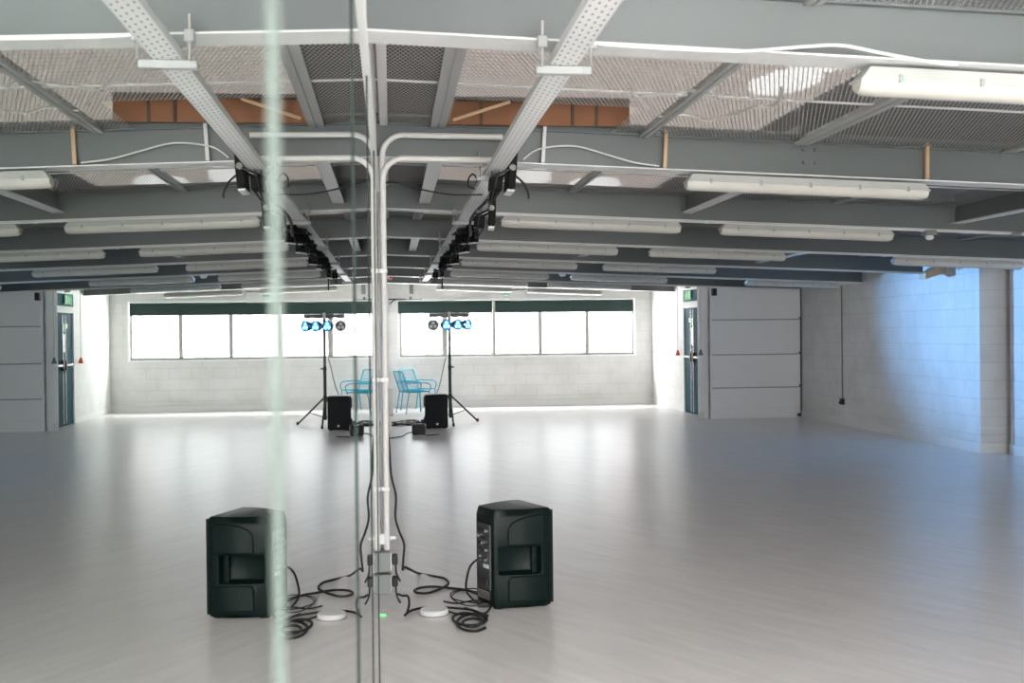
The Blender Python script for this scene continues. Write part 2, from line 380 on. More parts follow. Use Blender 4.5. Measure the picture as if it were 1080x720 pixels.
# ------------------------------------------------------------------ steel roof beams
def beam(y, i):
    xe = RW2 if y < 13 else 7.04 if abs(y-14.05) < .1 else RW
    if y > NY: xe = NX
    e = empty('roof_beam', (0, y, 0), 0, 'grey painted steel roof beam crossing the hall, %s from the camera' % ORD[i], 'beam')
    def plate(hw, z0, z1): # sloping plate in local coordinates
        return [(-0.008, -hw, zf(0)+z0), (xe, -hw, zf(xe)+z0), (xe, hw, zf(xe)+z0), (-0.008, hw, zf(0)+z0),
                (-0.008, -hw, zf(0)+z1), (xe, -hw, zf(xe)+z1), (xe, hw, zf(xe)+z1), (-0.008, hw, zf(0)+z1)]
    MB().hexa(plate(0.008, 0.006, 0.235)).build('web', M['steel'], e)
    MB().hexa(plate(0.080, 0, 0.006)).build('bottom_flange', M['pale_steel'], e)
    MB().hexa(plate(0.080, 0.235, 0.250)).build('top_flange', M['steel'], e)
    if i in (0, 1):
        for dx in (2.50, 2.57):
            for dz in (0.09, 0.165):
                MB().lathe([(0.014, 0), (0.014, -0.010), (0.009, -0.013)], 6, (dx, -0.008, zf(dx)+dz), 1).build('bolt', M['steel'], e)
    return e
for i, y in enumerate(BEAMS): beam(y, i)

# ------------------------------------------------------------------ ties between the beams and mesh guards
BAYS = [(1.3, BEAMS[0])] + list(zip(BEAMS, BEAMS[1:])) + [(BEAMS[-1], YF-0.05)]
BAYN = ['before the first beam', 'between first and second beams', 'between second and third beams', 'between third and fourth beams',
        'between fourth and fifth beams', 'between fifth and sixth beams', 'between sixth and seventh beams', 'between seventh and eighth beams',
        'beyond the eighth beam']
TIES = [(0.34, 'nearest the mirror', 0.09), (1.53, 'second from the mirror', 0.06), (2.48, 'third from the mirror', 0.10), (3.75, 'fourth from the mirror', 0.07), (4.80, 'fifth from the mirror', 0.10), (6.2, 'sixth from the mirror', 0.07)]
for bi, (y0, y1) in enumerate(BAYS):
    a, b = y0+0.008, y1-0.008
    for k, (x, nm, wd) in enumerate(TIES):
        if bi == 8 and k == 5: continue
        if y1 > NY and x > NX: continue
        deep = bi in (2, 4) and k in (0, 2, 4)
        lab = ('deep pale steel tie beam' if deep else 'flat grey steel tie') + ' running lengthways %s, %s' % (BAYN[bi], nm)
        z1 = zm(x)+0.0
        if deep:
            zb = z1-0.15
            e = empty('roof_tie', (x, a, 0), 0, lab, 'tie beam')
            L = b-a
            MB().box((-0.045, 0, zb), (0.045, L, zb+0.012)).build('bottom_flange', M['pale_steel'], e)
            MB().box((-0.006, 0, zb+0.012), (0.006, L, z1+0.10)).build('web', M['steel'], e)
        else:
            mb = MB(); h = wd/2
            mb.box((x-h, a, z1-0.022), (x-0.004, b, z1-0.010)); mb.box((x+0.004, a, z1-0.022), (x+h, b, z1-0.010)); mb.box((x-0.004, a, z1-0.016), (x+0.004, b, z1+0.03))
            tag(mb.build('roof_tie', M['tie']), lab, 'tie beam')
CELLS = [(0.0, 0.34, 'strip beside the mirror'), (0.34, 2.48, 'panel under the rooflight'), (2.48, 4.80, 'panel in the middle of the hall'), (4.80, RW, 'panel next to the right wall')]
for bi, (y0, y1) in enumerate(BAYS):
    for (x0, x1, nm) in CELLS:
        if y1 > NY+0.1 and x0 > 4: x1 = NX
        if x1 <= x0: continue
        a, b = y0+0.012, y1-0.012
        e = empty('mesh_guard', ((x0+x1)/2, (a+b)/2, zm((x0+x1)/2)), 0, 'expanded metal ceiling %s, %s' % (nm, BAYN[bi]), 'ceiling mesh')
        ox, oy, oz = e.location
        mb = MB()
        def q(xa, xb, ya, yb): mb.quad([(xa-ox, ya-oy, zm(xa)-oz), (xb-ox, ya-oy, zm(xb)-oz), (xb-ox, yb-oy, zm(xb)-oz), (xa-ox, yb-oy, zm(xa)-oz)])
        if bi == 1 and x0 == 0.34:      # torn opening showing the timber upstand
            hx0, hx1, hy = 0.40, 1.34, 5.66
            q(x0, x1, a, hy); q(x0, hx0, hy, b); q(hx1, x1, hy, b)
        else: q(x0, x1, a, b)
        MB_mesh = mb.build('mesh', M['mesh'], e)
        t = 0.012; zc = lambda x: zm(x)-oz
        for yy in (a, b-t*2):
            mb = MB()
            mb.hexa([(x0-ox, yy-oy, zc(x0)-t), (x1-ox, yy-oy, zc(x1)-t), (x1-ox, yy+2*t-oy, zc(x1)-t), (x0-ox, yy+2*t-oy, zc(x0)-t),
                     (x0-ox, yy-oy, zc(x0)-0.002), (x1-ox, yy-oy, zc(x1)-0.002), (x1-ox, yy+2*t-oy, zc(x1)-0.002), (x0-ox, yy+2*t-oy, zc(x0)-0.002)])
            mb.build('edge_angle', M['steel'], e)
        ym = a+(b-a)*0.58
        MB().hexa([(x0-ox, ym-oy, zc(x0)-0.010), (x1-ox, ym-oy, zc(x1)-0.010), (x1-ox, ym+0.02-oy, zc(x1)-0.010), (x0-ox, ym+0.02-oy, zc(x0)-0.010),
                   (x0-ox, ym-oy, zc(x0)-0.002), (x1-ox, ym-oy, zc(x1)-0.002), (x1-ox, ym+0.02-oy, zc(x1)-0.002), (x0-ox, ym+0.02-oy, zc(x0)-0.002)]).build('cross_bar', M['pale_steel'], e)
# frame bar along the wall above the mirror
struct(MB().box((0.012, 3.85, zm(0)-0.02), (0.055, YF, zm(0)-0.008)).build('trim_1', M['pale_steel']))
# timber upstand in the torn opening
e = empty('timber_upstand', (0.88, 6.285, 2.755), 0, 'orange brown timber boarding seen through torn ceiling mesh', 'boarding')
MB().box((-0.55, -0.010, -0.03), (0.55, 0.010, 0.10)).build('board', M['board'], e)
for x in (-0.30, 0.22, 0.36): MB().box((x-0.008, -0.022, -0.03), (x+0.008, -0.010, 0.10)).build('batten', M['darkwood'], e)
MB().box((-0.55, -0.03, 0.10), (0.55, 0.010, 0.125)).build('top_rail', M['darkwood'], e)
tag(MB().tube([(0.42, 6.245, 2.745), (0.74, 6.245, 2.85)], 0.010, 6).build('timber_lath', M['wood']), 'thin loose lath slanting across the torn opening in ceiling mesh', 'lath')

# props standing on the bottom flange of the second beam
def prop(x, m, w, label):
    z0 = zf(x)+0.013; z1 = zf(x)+0.235
    tag(MB().hexa([(x-w, 6.315, z0), (x+w, 6.315, z0), (x+w, 6.34, z0), (x-w, 6.34, z0), (x-w+.018, 6.345, z1), (x+w+.018, 6.345, z1), (x+w+.018, 6.37, z1), (x-w+.018, 6.37, z1)]).build('prop', m), label, 'prop')
prop(0.935, M['pale_steel'], 0.010, 'short white prop leaning on second roof beam beside the cable tray')
prop(1.645, M['wood'], 0.010, 'short wooden batten propped on second roof beam, middle of the hall')
prop(3.235, M['wood'], 0.010, 'short wooden batten propped on second roof beam, right hand side')

# ------------------------------------------------------------------ mirror wall
PN = ['behind the camera', 'beside the camera', 'just ahead of the camera', 'second ahead of the camera', 'third ahead of the camera', 'farthest from the camera, beside the wall sockets']
edges = [-2.0, -0.7, 0.6, 1.9, 3.2, 4.5, 5.8]
MZ0, MZ1 = 0.012, 2.285
for i, (a, b) in enumerate(zip(edges, edges[1:])):
    e = empty('wall_mirror', (0, (a+b)/2, 0), 0, 'tall frameless wall mirror panel, %s' % PN[i], 'mirror', 'mirror panels along the left wall')
    h = (b-a)/2-0.002
    MB().box((-0.0065, -h, MZ0), (-0.0012, h, MZ1)).build('backing', M['mirror_edge'], e)
    MB().quad([(0, -h, MZ0), (0, h, MZ0), (0, h, MZ1), (0, -h, MZ1)]).build('glass', M['mirror'], e)
for y in edges[1:-1]:
    i = edges.index(y)
    tag(MB().box((-0.004, y-0.004, 0.0), (0.0026, y+0.004, MZ1)).build('mirror_strip', M['strip_near'] if y < 1 else M['strip']), 'slim aluminium joint strip between mirror panels, %s ahead of camera' % ORD[i-1], 'trim strip', 'joint strips of the mirror wall')
struct(MB().box((-0.008, -2.0, MZ1), (0.010, 5.8, MZ1+0.03)).build('trim_2', M['pale_steel']))

# ------------------------------------------------------------------ windows, blinds
def window(n, x0, x1, mull):
    e = struct(empty('window_%d' % n, ((x0+x1)/2, YF+0.10, WZ0))); cx = (x0+x1)/2; H = WZ1-WZ0; w = x1-x0
    mb = MB(); t = 0.045
    mb.box((-w/2, -0.03, 0), (w/2, 0.03, t)); mb.box((-w/2, -0.03, H-t), (w/2, 0.03, H)); mb.box((-w/2, -0.03, t), (-w/2+t, 0.03, H-t)); mb.box((w/2-t, -0.03, t), (w/2, 0.03, H-t))
    mb.build('window_frame', M['frame'], e)
    for mx in mull: MB().box((mx-cx-(0.055 if n == 1 else 0.040), -0.03, t), (mx-cx+(0.055 if n == 1 else 0.040), 0.03, H-t), 0.004).build('mullion', M['frame'], e)
    xs = [x0+t]+list(mull)+[x1-t]
    for a, b in zip(xs, xs[1:]): MB().box((a-cx, -0.004, t), (b-cx, 0.004, H-t)).build('pane', M['glass'], e)
window(1, WX0, 2.235, [1.20]); window(2, 2.235, WX1, [3.24, 4.26])
struct(MB().box((WX0-0.05, YF-0.03, WZ0-0.035), (WX1+0.05, YF+0.07, WZ0), 0.004).build('trim_3', M['plaster']))
mb = MB()
for x in (WX0-0.045, WX1): mb.box((x, YF-0.014, WZ0), (x+0.045, YF, WZ1+0.045))
mb.box((WX0, YF-0.014, WZ1), (WX1, YF, WZ1+0.045)); struct(mb.build('trim_4', M['plaster']))
struct(MB().box((2.215, YF-0.02, WZ0), (2.255, YF+0.06, WZ1)).build('trim_5', M['frame']))
def blind(x0, x1, label):
    e = empty('roller_blind', ((x0+x1)/2, YF-0.045, 2.0), 0, label, 'blind'); w = (x1-x0)/2
    MB().box((-w, -0.002, 0.0), (w, 0.002, 0.215)).build('fabric', M['blind'], e)
    MB().cyl((-w, 0.004, 0.225), (w, 0.004, 0.225), 0.022, n=14).build('roller', M['blind'], e, 40)
    MB().box((-w, -0.009, -0.012), (w, 0.009, 0.012), 0.003).build('bottom_bar', M['blind'], e)
blind(0.215, 2.205, 'dark green roller blind rolled up over the left window behind the lighting stand')
blind(2.265, 5.255, 'dark green roller blind rolled up over the wide right hand window')
# a pale view outside
e = empty('neighbour_building', (3.0, 37, 0), 0, 'pale hazy building seen outside the far windows', 'building')
MB().box((-16, 0, -1.0), (22, 5, 19.0)).build('wall', M['concrete'], e)  # facade enlarged well past the real building to block sky and dim the windows
for x in (-2.55, -1.75, -0.75, 0.65, 0.95, 1.55): MB().box((x-0.05, -0.12, -1.0), (x+0.05, 0, 19.0)).build('pier', M['pier'], e)
MB().box((1.75, -0.5, -1.0), (3.15, 0, 0.72)).build('low_roof', M['pier'], e)
MB().tube([(5.1, -0.3, -1.0), (5.1, -0.3, 0.45), (5.14, -0.5, 0.55)], 0.06, 8).build('flue', M['pier'], e)
cx = on(655.5, 350, 1, 34.0).x
e = empty('lattice_mast', (cx, 34.0, -1.0), 0, 'faint red lattice mast outside the right end of far window', 'mast'); mb = MB(); hw_ = 0.15
for x in (-hw_, hw_):
    for y in (-hw_, hw_): mb.cyl((x, y, 0), (x, y, 6.5), 0.022, n=6)
for k in range(16):
    s = 1 if k % 2 else -1
    mb.cyl((-hw_*s, -hw_, 0.4*k), (hw_*s, -hw_, 0.4*k+0.4), 0.012, n=5); mb.cyl((-hw_*s, hw_, 0.4*k), (hw_*s, hw_, 0.4*k+0.4), 0.012, n=5)
mb.build('mast', M['crane'], e)

# ------------------------------------------------------------------ nook: door, column, panel door
e = struct(empty('door_1', (NX, (DY0+DY1)/2, 0))); hw = (DY1-DY0)/2
mb = MB(); mb.box((-0.03, -hw-0.06, 0), (0.06, -hw, DZ)); mb.box((-0.03, hw, 0), (0.06, hw+0.06, DZ)); mb.box((-0.03, -hw-0.06, DZ), (0.06, hw+0.06, DZ+0.06))
mb.build('door_frame', M['plaster'], e)
for s, a, b in ((1, 0.004, hw-0.004), (-1, -hw+0.004, -0.004)):
    lf = MB().box((0.0, a, 0.008), (0.045, b, 1.985), 0.003).build('door_leaf', M['teal'], e)
    MB().box((-0.055, a+0.05, 1.05), (-0.03, b-0.05, 1.09), 0.006).build('push_bar', M['chrome'], lf)
    yr = a+0.08 if s > 0 else b-0.08
    MB().cyl((-0.035, yr, 0.05), (-0.035, yr, 1.95), 0.011, n=10).build('lock_rod', M['chrome'], lf, 40)
    MB().box((-0.06, yr-0.035, 0.98), (0.0, yr+0.035, 1.16), 0.006).build('lock_case', M['black'], lf)
MB().box((-0.05, -hw, 1.99), (0.05, hw, 2.11), 0.005).build('header_bar', M['pale_steel'], e)
MB().box((0.0, -hw, 2.11), (0.04, hw, DZ)).build('transom_panel', M['teal'], e)
MB().box((-0.012, 0.02, 1.30), (0.0, 0.16, 1.62), 0.002).build('notice', M['white_plastic'], e)
MB().box((-0.010, 0.02, 1.66), (0.0, 0.16, 1.80), 0.002).build('green_notice', M['greensign'], e)
MB().box((-0.012, 0.22, 1.72), (0.0, 0.30, 1.80), 0.002).build('white_notice', M['white_plastic'], e)
# exit sign with running figure, arrow and doorway
e = empty('exit_sign', (NX-0.025, 20.56, 2.145), 0, 'green running man exit sign above the teal door', 'sign')
MB().box((-0.008, -0.22, 0), (0.008, 0.22, 0.17), 0.003).build('sign_plate', M['greensign'], e)
mb = MB(); X = -0.0115; t = 0.003
mb.box((X-t, -0.19, 0.02), (X, -0.09, 0.15))
mb.lathe([(0.0, -t), (0.016, -t), (0.016, 0), (0, 0)], 14, (X, 0.015, 0.128), 0)
for P in ([(0.0, 0.11), (0.03, 0.10), (0.04, 0.065), (0.012, 0.07)], [(0.012, 0.075), (-0.035, 0.058), (-0.035, 0.045), (0.02, 0.055)], [(0.02, 0.072), (0.05, 0.05), (0.075, 0.022), (0.062, 0.016), (0.03, 0.045)],
          [(0.0, 0.108), (-0.035, 0.09), (-0.03, 0.08), (0.005, 0.095)], [(0.03, 0.10), (0.065, 0.085), (0.06, 0.075), (0.03, 0.085)], [(0.14, 0.085), (0.17, 0.115), (0.17, 0.095), (0.205, 0.095), (0.205, 0.075), (0.17, 0.075), (0.17, 0.055)]):
    mb.prism([(X, y, z) for y, z in P], (-t, 0, 0))
mb.build('pictogram', M['white_plastic'], e)
tag(MB().box((NX-0.13, 20.35, 2.345), (NX, 20.85, 2.53), 0.01).build('junction_box', M['white_plastic']), 'white box fixed high on the wall above the exit sign', 'box')
# column at the nook corner
e = empty('column', (5.565, 19.28, 0), 0, 'slim white painted steel column at corner of panel door', 'column')
MB().box((-0.075, -0.004, 0), (0.075, 0.004, 2.36)).build('flange', M['plaster'], e)
MB().box((-0.075, 0.116, 0), (0.075, 0.124, 2.36)).build('flange', M['plaster'], e)
MB().box((-0.004, 0.004, 0), (0.004, 0.116, 2.36)).build('web', M['plaster'], e)
MB().box((-0.10, -0.014, 0), (0.0, -0.004, 0.13), 0.003).build('plinth', M['white_plastic'], e)
# panelled overhead door
e = struct(empty('door_2', ((NX+RW)/2, NY, 0))); w = (RW-NX)/2
for z0, z1, off in ((0.0, 0.19, 0.0), (0.19, 0.565, 0.006), (0.565, 1.15, 0.020), (1.15, 1.765, 0.034), (1.765, 2.39, 0.048)):
    MB().hexa([(-w, -off, z0), (w-0.02, -off, z0), (w-0.02, 0.02, z0), (-w, 0.02, z0), (-w, -off+0.010, z1-0.004), (w-0.02, -off+0.010, z1-0.004), (w-0.02, 0.02, z1-0.004), (-w, 0.02, z1-0.004)]).build('door_panel', M['plaster'], e)
    if z0 > 0.3:
        MB().box((-w+0.03, -off-0.022, z0-0.012), (w-0.06, -off+0.012, z0+0.006), 0.003).build('ledge', M['plaster'], e)
        MB().box((-w+0.03, -off-0.012, z0-0.030), (w-0.06, -off+0.014, z0-0.012)).build('ledge_shade', M['ledge_shade'], e)  # grey strip painting the shadow line beneath the ledge
        MB().lathe([(0.02, 0), (0.02, -0.03)], 12, (w-0.04, -off-0.012, z0), 1).build('roller', M['clip'], e)
MB().box((w-0.026, -0.055, 0.05), (w-0.010, -0.030, 2.35)).build('track', M['clip'], e)
MB().box((w-0.09, -0.06, 0.02), (w-0.03, -0.02, 0.075), 0.006).build('bolt', M['black'], e)
tag(MB().box((NX+0.015, NY-0.15, 2.17), (NX+0.09, NY-0.05, 2.30), 0.01).build('camera_housing', M['black']), 'small black housing high on the panel door beside column', 'housing')
# drops with pull handles
def pull(name, x, y, ztop, zend, m, label):
    e = empty(name, (x, y, zend), 0, label, 'pull cord')
    MB().cyl((0, 0, 0.09), (0, 0, ztop-zend), 0.008, n=8).build('cord', M['wire_white'], e, 50)
    MB().lathe([(0.014, 0.10), (0.022, 0.08), (0.045, 0.0), (0.04, -0.008)], 14).build('handle', m, e, 40)
pull('pull_cord', NX-0.05, 21.25, 2.5, 1.09, M['red'], 'hanging pull cord with red handle on white wall left of teal door')
pull('pull_cord', 5.495, 19.22, 2.35, 1.13, M['grey_plastic'], 'hanging pull cord with grey handle in front of white column')

# right wall drop with tap switch
e = empty('wall_conduit', (RW-0.018, 17.34, 0.40), 0, 'thin dark conduit dropping down the right wall to black socket', 'conduit')
MB().cyl((0, 0, 0.03), (0, 0, 1.86), 0.011, n=8).build('pipe', M['grey_plastic'], e, 50)
MB().box((-0.035, -0.045, -0.06), (0.018, 0.045, 0.04), 0.008).build('socket_box', M['black'], e)
MB().cyl((-0.035, 0, -0.02), (-0.06, 0, -0.03), 0.016, n=10).build('plug', M['rubber'], e, 40)

# far wall fittings
for x, nm in ((0.50, 'above the left window'), (3.18, 'above the right window')):
    e = empty('roof_bracket', (x, YF-0.03, 2.40), 0, 'small grey steel bracket on the far wall %s' % nm, 'bracket')
    MB().box((-0.04, -0.03, 0), (0.04, 0.03, 0.27), 0.004).build('stem', M['grey_plastic'], e)
    MB().box((-0.06, -0.02, 0.26), (0.06, 0.03, 0.275)).build('plate', M['grey_plastic'], e)
e = empty('wall_cabinet', (2.735, YF-0.06, 2.24), 0, 'pale grey box fixed on the far wall between the blinds', 'box')
MB().box((-0.165, -0.06, 0), (0.165, 0.06, 0.22), 0.008).build('case', M['pale_steel'], e)
MB().box((-0.16, -0.05, 0.235), (-0.005, 0.05, 0.30), 0.004).build('vent_box', M['white_plastic'], e)
MB().box((0.01, -0.05, 0.235), (0.15, 0.05, 0.30), 0.004).build('vent_box', M['white_plastic'], e)
MB().box((-0.165, -0.055, 0.22), (0.165, 0.055, 0.235)).build('shelf', M['clip'], e)
e = empty('emergency_light', (2.50, YF-0.05, 2.345), 0, 'small mint coloured lamp beside grey box on far wall', 'lamp')
MB().box((-0.06, -0.05, 0), (0.06, 0.05, 0.10), 0.02).build('diffuser', M['mint'], e)
MB().box((-0.05, 0.0, 0.10), (0.05, 0.05, 0.115)).build('bracket', M['white_plastic'], e)
e = empty('alarm_sounder', (0.045, 21.0, 2.62), 0, 'red alarm sounder high in the far left corner', 'alarm')
MB().box((-0.05, -0.03, -0.03), (0.0, 0.03, 0.03), 0.006).build('base', M['white_plastic'], e)
MB().lathe([(0.042, 0), (0.042, 0.03), (0.028, 0.05), (0.0, 0.052)], 18, (0, 0, 0), 0).build('sounder', M['red'], e, 40)
e = empty('blind_rail', (0.36, YF-0.12, 2.285), 0, 'black rail with angled bracket at left end of the far window', 'rail')
MB().box((-0.34, -0.014, -0.014), (0.02, 0.014, 0.014)).build('rail', M['black'], e)
MB().cyl((0.02, 0, -0.002), (0.36, 0, 0.0), 0.008, n=8).build('rod', M['clip'], e)
MB().cyl((-0.22, 0, 0), (-0.32, 0.0, -0.11), 0.012, n=8).build('arm', M['black'], e)
MB().lathe([(0.03, 0), (0.015, 0.05)], 10, (0.12, 0, 0.008)).build('knob', M['clip'], e)
MB().box((-0.24, 0.014, -0.02), (-0.18, 0.12, 0.02)).build('wall_plate', M['black'], e)
tag(MB().box((-0.008, 21.4, 0), (0.10, 21.75, 0.54), 0.02).build('floor_box', M['white_plastic']), 'slim white box standing on the floor against left wall near chairs', 'box')

# ------------------------------------------------------------------ fluorescent battens
def batten_master():
    e = empty('ceiling_light', (0, 0, 0)); L = 0.735
    P = [(-L+0.02, 0.055, 0), (-L+0.02, -0.055, 0), (-L, -0.062, -0.05), (-L, 0.062, -0.05)]
    MB().hexa([(-L, -0.055, -0.040), (L, -0.055, -0.040), (L, 0.055, -0.040), (-L, 0.055, -0.040), (-L+0.03, -0.045, 0), (L-0.03, -0.045, 0), (L-0.03, 0.045, 0), (-L+0.03, 0.045, 0)]).build('base', M['lamp_base'], e)
    MB().box((-L-0.004, -0.060, -0.047), (L+0.004, 0.060, -0.038), 0.003).build('rim', M['lamp_base'], e)
    mb = MB(); n = 8
    def sec(x, s): return [mb.bm.verts.new((x, 0.054*s*cos(pi*k/n), -0.046-0.050*s*sin(pi*k/n)**0.7)) for k in range(n+1)]
    S_ = [sec(-L, 0.75), sec(-L+0.02, 0.95), sec(-L+0.06, 1), sec(L-0.06, 1), sec(L-0.02, 0.95), sec(L, 0.75)]
    for A, B in zip(S_, S_[1:]):
        for k in range(n): mb.bm.faces.new((A[k], A[k+1], B[k+1], B[k]))
        mb.bm.faces.new((A[0], B[0], B[n], A[n]))
    mb.bm.faces.new(S_[0]); mb.bm.faces.new(S_[-1][::-1])
    mb.build('diffuser', M['lens'], e, 50)
    for sy in (-1, 1):
        for k in range(5):
            x = -0.6+0.3*k
            MB().box((x-0.007, sy*0.060-0.003, -0.056), (x+0.007, sy*0.060+0.003, -0.028)).build('clip', M['alu'], e)
    return e
LM = batten_master(); used = [False]
XA, XB, XC = 1.69, 3.50, 6.17
LIGHTS = [(2.44, 0, 'close to the camera'), (2.52, 1, 'middle of the hall')]
for bi in (2, 3, 4, 5, 6):
    LIGHTS += [(XA, bi, 'nearer the mirror'), (XB, bi, 'middle of the hall')]
LIGHTS += [(6.17, 3, 'next to the right wall'), (6.2, 5, 'next to the right wall'), (1.69, 7, 'nearer the mirror'), (3.46, 7, 'middle of the hall')]
for (x, bi, where) in LIGHTS:
    o = LM if not used[0] else copy_tree(LM); used[0] = True
    y = BEAMS[bi]-0.01
    if bi == 0: y = BEAMS[0]+0.02
    o.location = (x, y, zf(x)-0.012); o.rotation_euler = (0, math.atan(0.037), 0)
    if bi == 6: o.location.z -= 0.0
    tag(o, 'unlit fluorescent batten light under the %s roof beam, %s' % (ORD[bi], where), 'ceiling light', 'fluorescent battens under the roof beams')
# conduit runs under the beams that feed the battens
for bi, xa, xb in ((2, 0.9, 7.5), (3, 0.9, 7.5), (4, 0.9, 7.0), (5, 0.9, 7.25), (6, 0.9, 5.6)):
    y = BEAMS[bi]-0.093
    e = empty('lighting_conduit', (0, y, 0), 0, 'thin white conduit run under the %s roof beam feeding its lights' % ORD[bi], 'conduit')
    MB().tube([(xa, 0, zf(xa)-0.012), (xb, 0, zf(xb)-0.012)], 0.010, 8).build('pipe', M['wire_white'], e, 50)
    for x in ((2.62, 4.45, 5.3) if bi < 5 else (2.62, 4.5)):
        MB().box((x-0.012, -0.012, zf(x)-0.024), (x+0.012, 0.012, zf(x))).build('saddle', M['wire_white'], e)
e = empty('motion_sensor', (4.53, 8.87, 2.325), 0, 'small white motion sensor under the third beam at right', 'sensor')
MB().box((-0.05, -0.035, 0.0), (0.05, 0.035, 0.045), 0.006).build('base', M['grey_plastic'], e)
MB().lathe([(0.032, 0.0), (0.036, -0.018), (0.022, -0.034), (0.0, -0.038)], 18).build('lens', M['white_plastic'], e, 40)
tag(MB().box((5.24, 8.84, 2.318), (5.33, 8.90, 2.351), 0.006).build('conduit_box', M['grey_plastic']), 'grey conduit box under the third beam near the right edge', 'box')
e = empty('smoke_detector', (2.62, 16.50, 2.435), 0, 'small white round detector under sixth beam between two lights', 'detector')
MB().lathe([(0.05, 0.0), (0.05, -0.025), (0.03, -0.045), (0.0, -0.047)], 20).build('head', M['white_plastic'], e, 40)
MB().lathe([(0.055, 0.012), (0.055, 0.0)], 20).build('base', M['white_plastic'], e, 40)
tag(MB().hexa([(7.04, 13.96, 2.20), (7.32, 13.96, 2.285), (7.32, 14.14, 2.285), (7.04, 14.14, 2.20), (7.04, 13.96, 2.282), (7.32, 13.96, 2.44), (7.32, 14.14, 2.44), (7.04, 14.14, 2.282)]).build('timber_packing', M['wood']), 'timber packing under the right end of fifth roof beam', 'packing')

# ------------------------------------------------------------------ perforated cable tray with brackets
TX0, TX1, TZ = 0.605, 0.700, 2.455
e = empty('cable_tray', (0.6525, 10.4, TZ), 0, 'long white perforated cable tray hung under the beams beside the mirror', 'cable tray')
def ty(y): return y-10.4
MB().box((-0.0475, ty(1.6), 0), (0.0475, ty(19.35), 0.003)).build('tray_floor', M['tray'], e)
for sx in (-1, 1): MB().box((sx*0.0475-0.0015, ty(1.6), 0), (sx*0.0475+0.0015, ty(19.35), 0.026)).build('tray_side', M['pale_steel'], e)
for bi, y in enumerate(BEAMS[:7]):
    b = MB().box((-0.095, ty(y)-0.030, -0.030), (0.095, ty(y)+0.005, -0.003), 0.003).build('bracket', M['tie'], e)
    for sx in (-0.082, 0.082):
        MB().cyl((sx, ty(y)-0.09, -0.02), (sx, ty(y)-0.09, 0.13), 0.006, n=8).build('rod', M['chrome'], b)
        MB().box((sx-0.016, ty(y)-0.105, 0.04), (sx+0.016, ty(y)-0.06, 0.078), 0.004).build('clamp', M['tie'], b)

# ------------------------------------------------------------------ flat stage lamps clipped on the tray
def flat_par():
    e = empty('stage_light', (0, 0, 0))     # origin at the tray edge; slim body stands beside the tray, lens looks along +x
    MB().box((0.010, -0.105, -0.118), (0.054, 0.105, 0.135), 0.010).build('housing', M['matte'], e)
    MB().box((0.054, -0.085, -0.10), (0.058, 0.085, 0.115), 0.002).build('lens', M['panel'], e)
    MB().box((0.012, -0.100, -0.128), (0.052, 0.100, -0.118)).build('edge_strip', M['pale_steel'], e)
    MB().tube([(0.03, -0.112, 0.0), (-0.02, -0.115, -0.03), (-0.06, -0.10, -0.045), (-0.06, 0.10, -0.045), (-0.02, 0.115, -0.03), (0.03, 0.112, 0.0)], 0.008, 6).build('yoke', M['black'], e)
    MB().box((-0.085, -0.06, -0.125), (-0.012, 0.05, -0.050), 0.010).build('driver_box', M['matte'], e)
    MB().box((-0.075, -0.025, -0.050), (-0.030, 0.025, -0.004), 0.005).build('clamp', M['black'], e)
    for sy in (-1, 1): MB().lathe([(0.018, 0), (0.018, 0.016)], 12, (0.03, sy*0.120-0.008, 0), 1).build('knob', M['clip'], e)
    MB().tube(spline([(-0.02, 0.03, -0.12), (-0.05, 0.09, -0.17), (-0.07, 0.02, -0.19), (-0.06, -0.08, -0.13), (-0.05, -0.10, -0.05)], 6), 0.006, 6).build('lead', M['rubber'], e, 60)
    return e
FP = flat_par(); first = True
for k, (y, z, tilt, rz) in enumerate([(6.22, 2.475, 5, 0), (7.40, 2.385, 3, -4), (9.50, 2.455, 0, 40), (10.4, 2.44, 0, 25), (12.1, 2.44, 0, 30), (12.9, 2.44, 0, 8), (14.8, 2.43, 0, 0)]):
    o = FP if first else copy_tree(FP); first = False
    o.location = (TX1+0.006, y, z-0.012); o.rotation_euler = (0, radians(tilt), radians(rz))
    tag(o, 'slim black stage light clipped on the cable tray, %s from the camera' % ORD[k], 'stage light', 'stage lights hanging from the cable tray')
# leads draped over and under the tray
cable('lamp_cable', [(0.735, 6.25, 2.46), (0.80, 6.22, 2.40), (0.83, 6.2, 2.34), (0.835, 6.2, 2.30)], 0.006, M['rubber'], 'short black lead dangling from the nearest tray lamp')
cable('lamp_cable', [(0.60, 6.75, 2.475), (0.565, 6.72, 2.51), (0.54, 6.75, 2.49), (0.545, 6.85, 2.455), (0.59, 6.95, 2.452)], 0.005, M['rubber'], 'black lead looped beside cable tray near the conduit bend')
cable('lamp_cable', [(0.72, 7.5, 2.45), (0.66, 8.2, 2.40), (0.70, 8.9, 2.34), (0.74, 9.6, 2.42), (0.70, 10.6, 2.39), (0.72, 11.8, 2.40), (0.70, 12.8, 2.36), (0.72, 14.4, 2.42)], 0.012, M['rubber'], 'bundle of black leads sagging beneath cable tray between stage lights')
cable('lamp_cable', [(0.745, 14.8, 2.30), (0.745, 14.82, 2.22), (0.748, 14.83, 2.14)], 0.010, M['rubber'], 'black lead with plug hanging from the farthest tray lamp')
cable('hanging_wire', [(0.035, 6.30, 2.40), (0.10, 6.33, 2.405), (0.26, 6.6, 2.40), (0.45, 6.9, 2.41), (0.66, 7.22, 2.45)], 0.005, M['rubber'], 'thin black wire slung between mirror conduit and cable tray', 'wire')

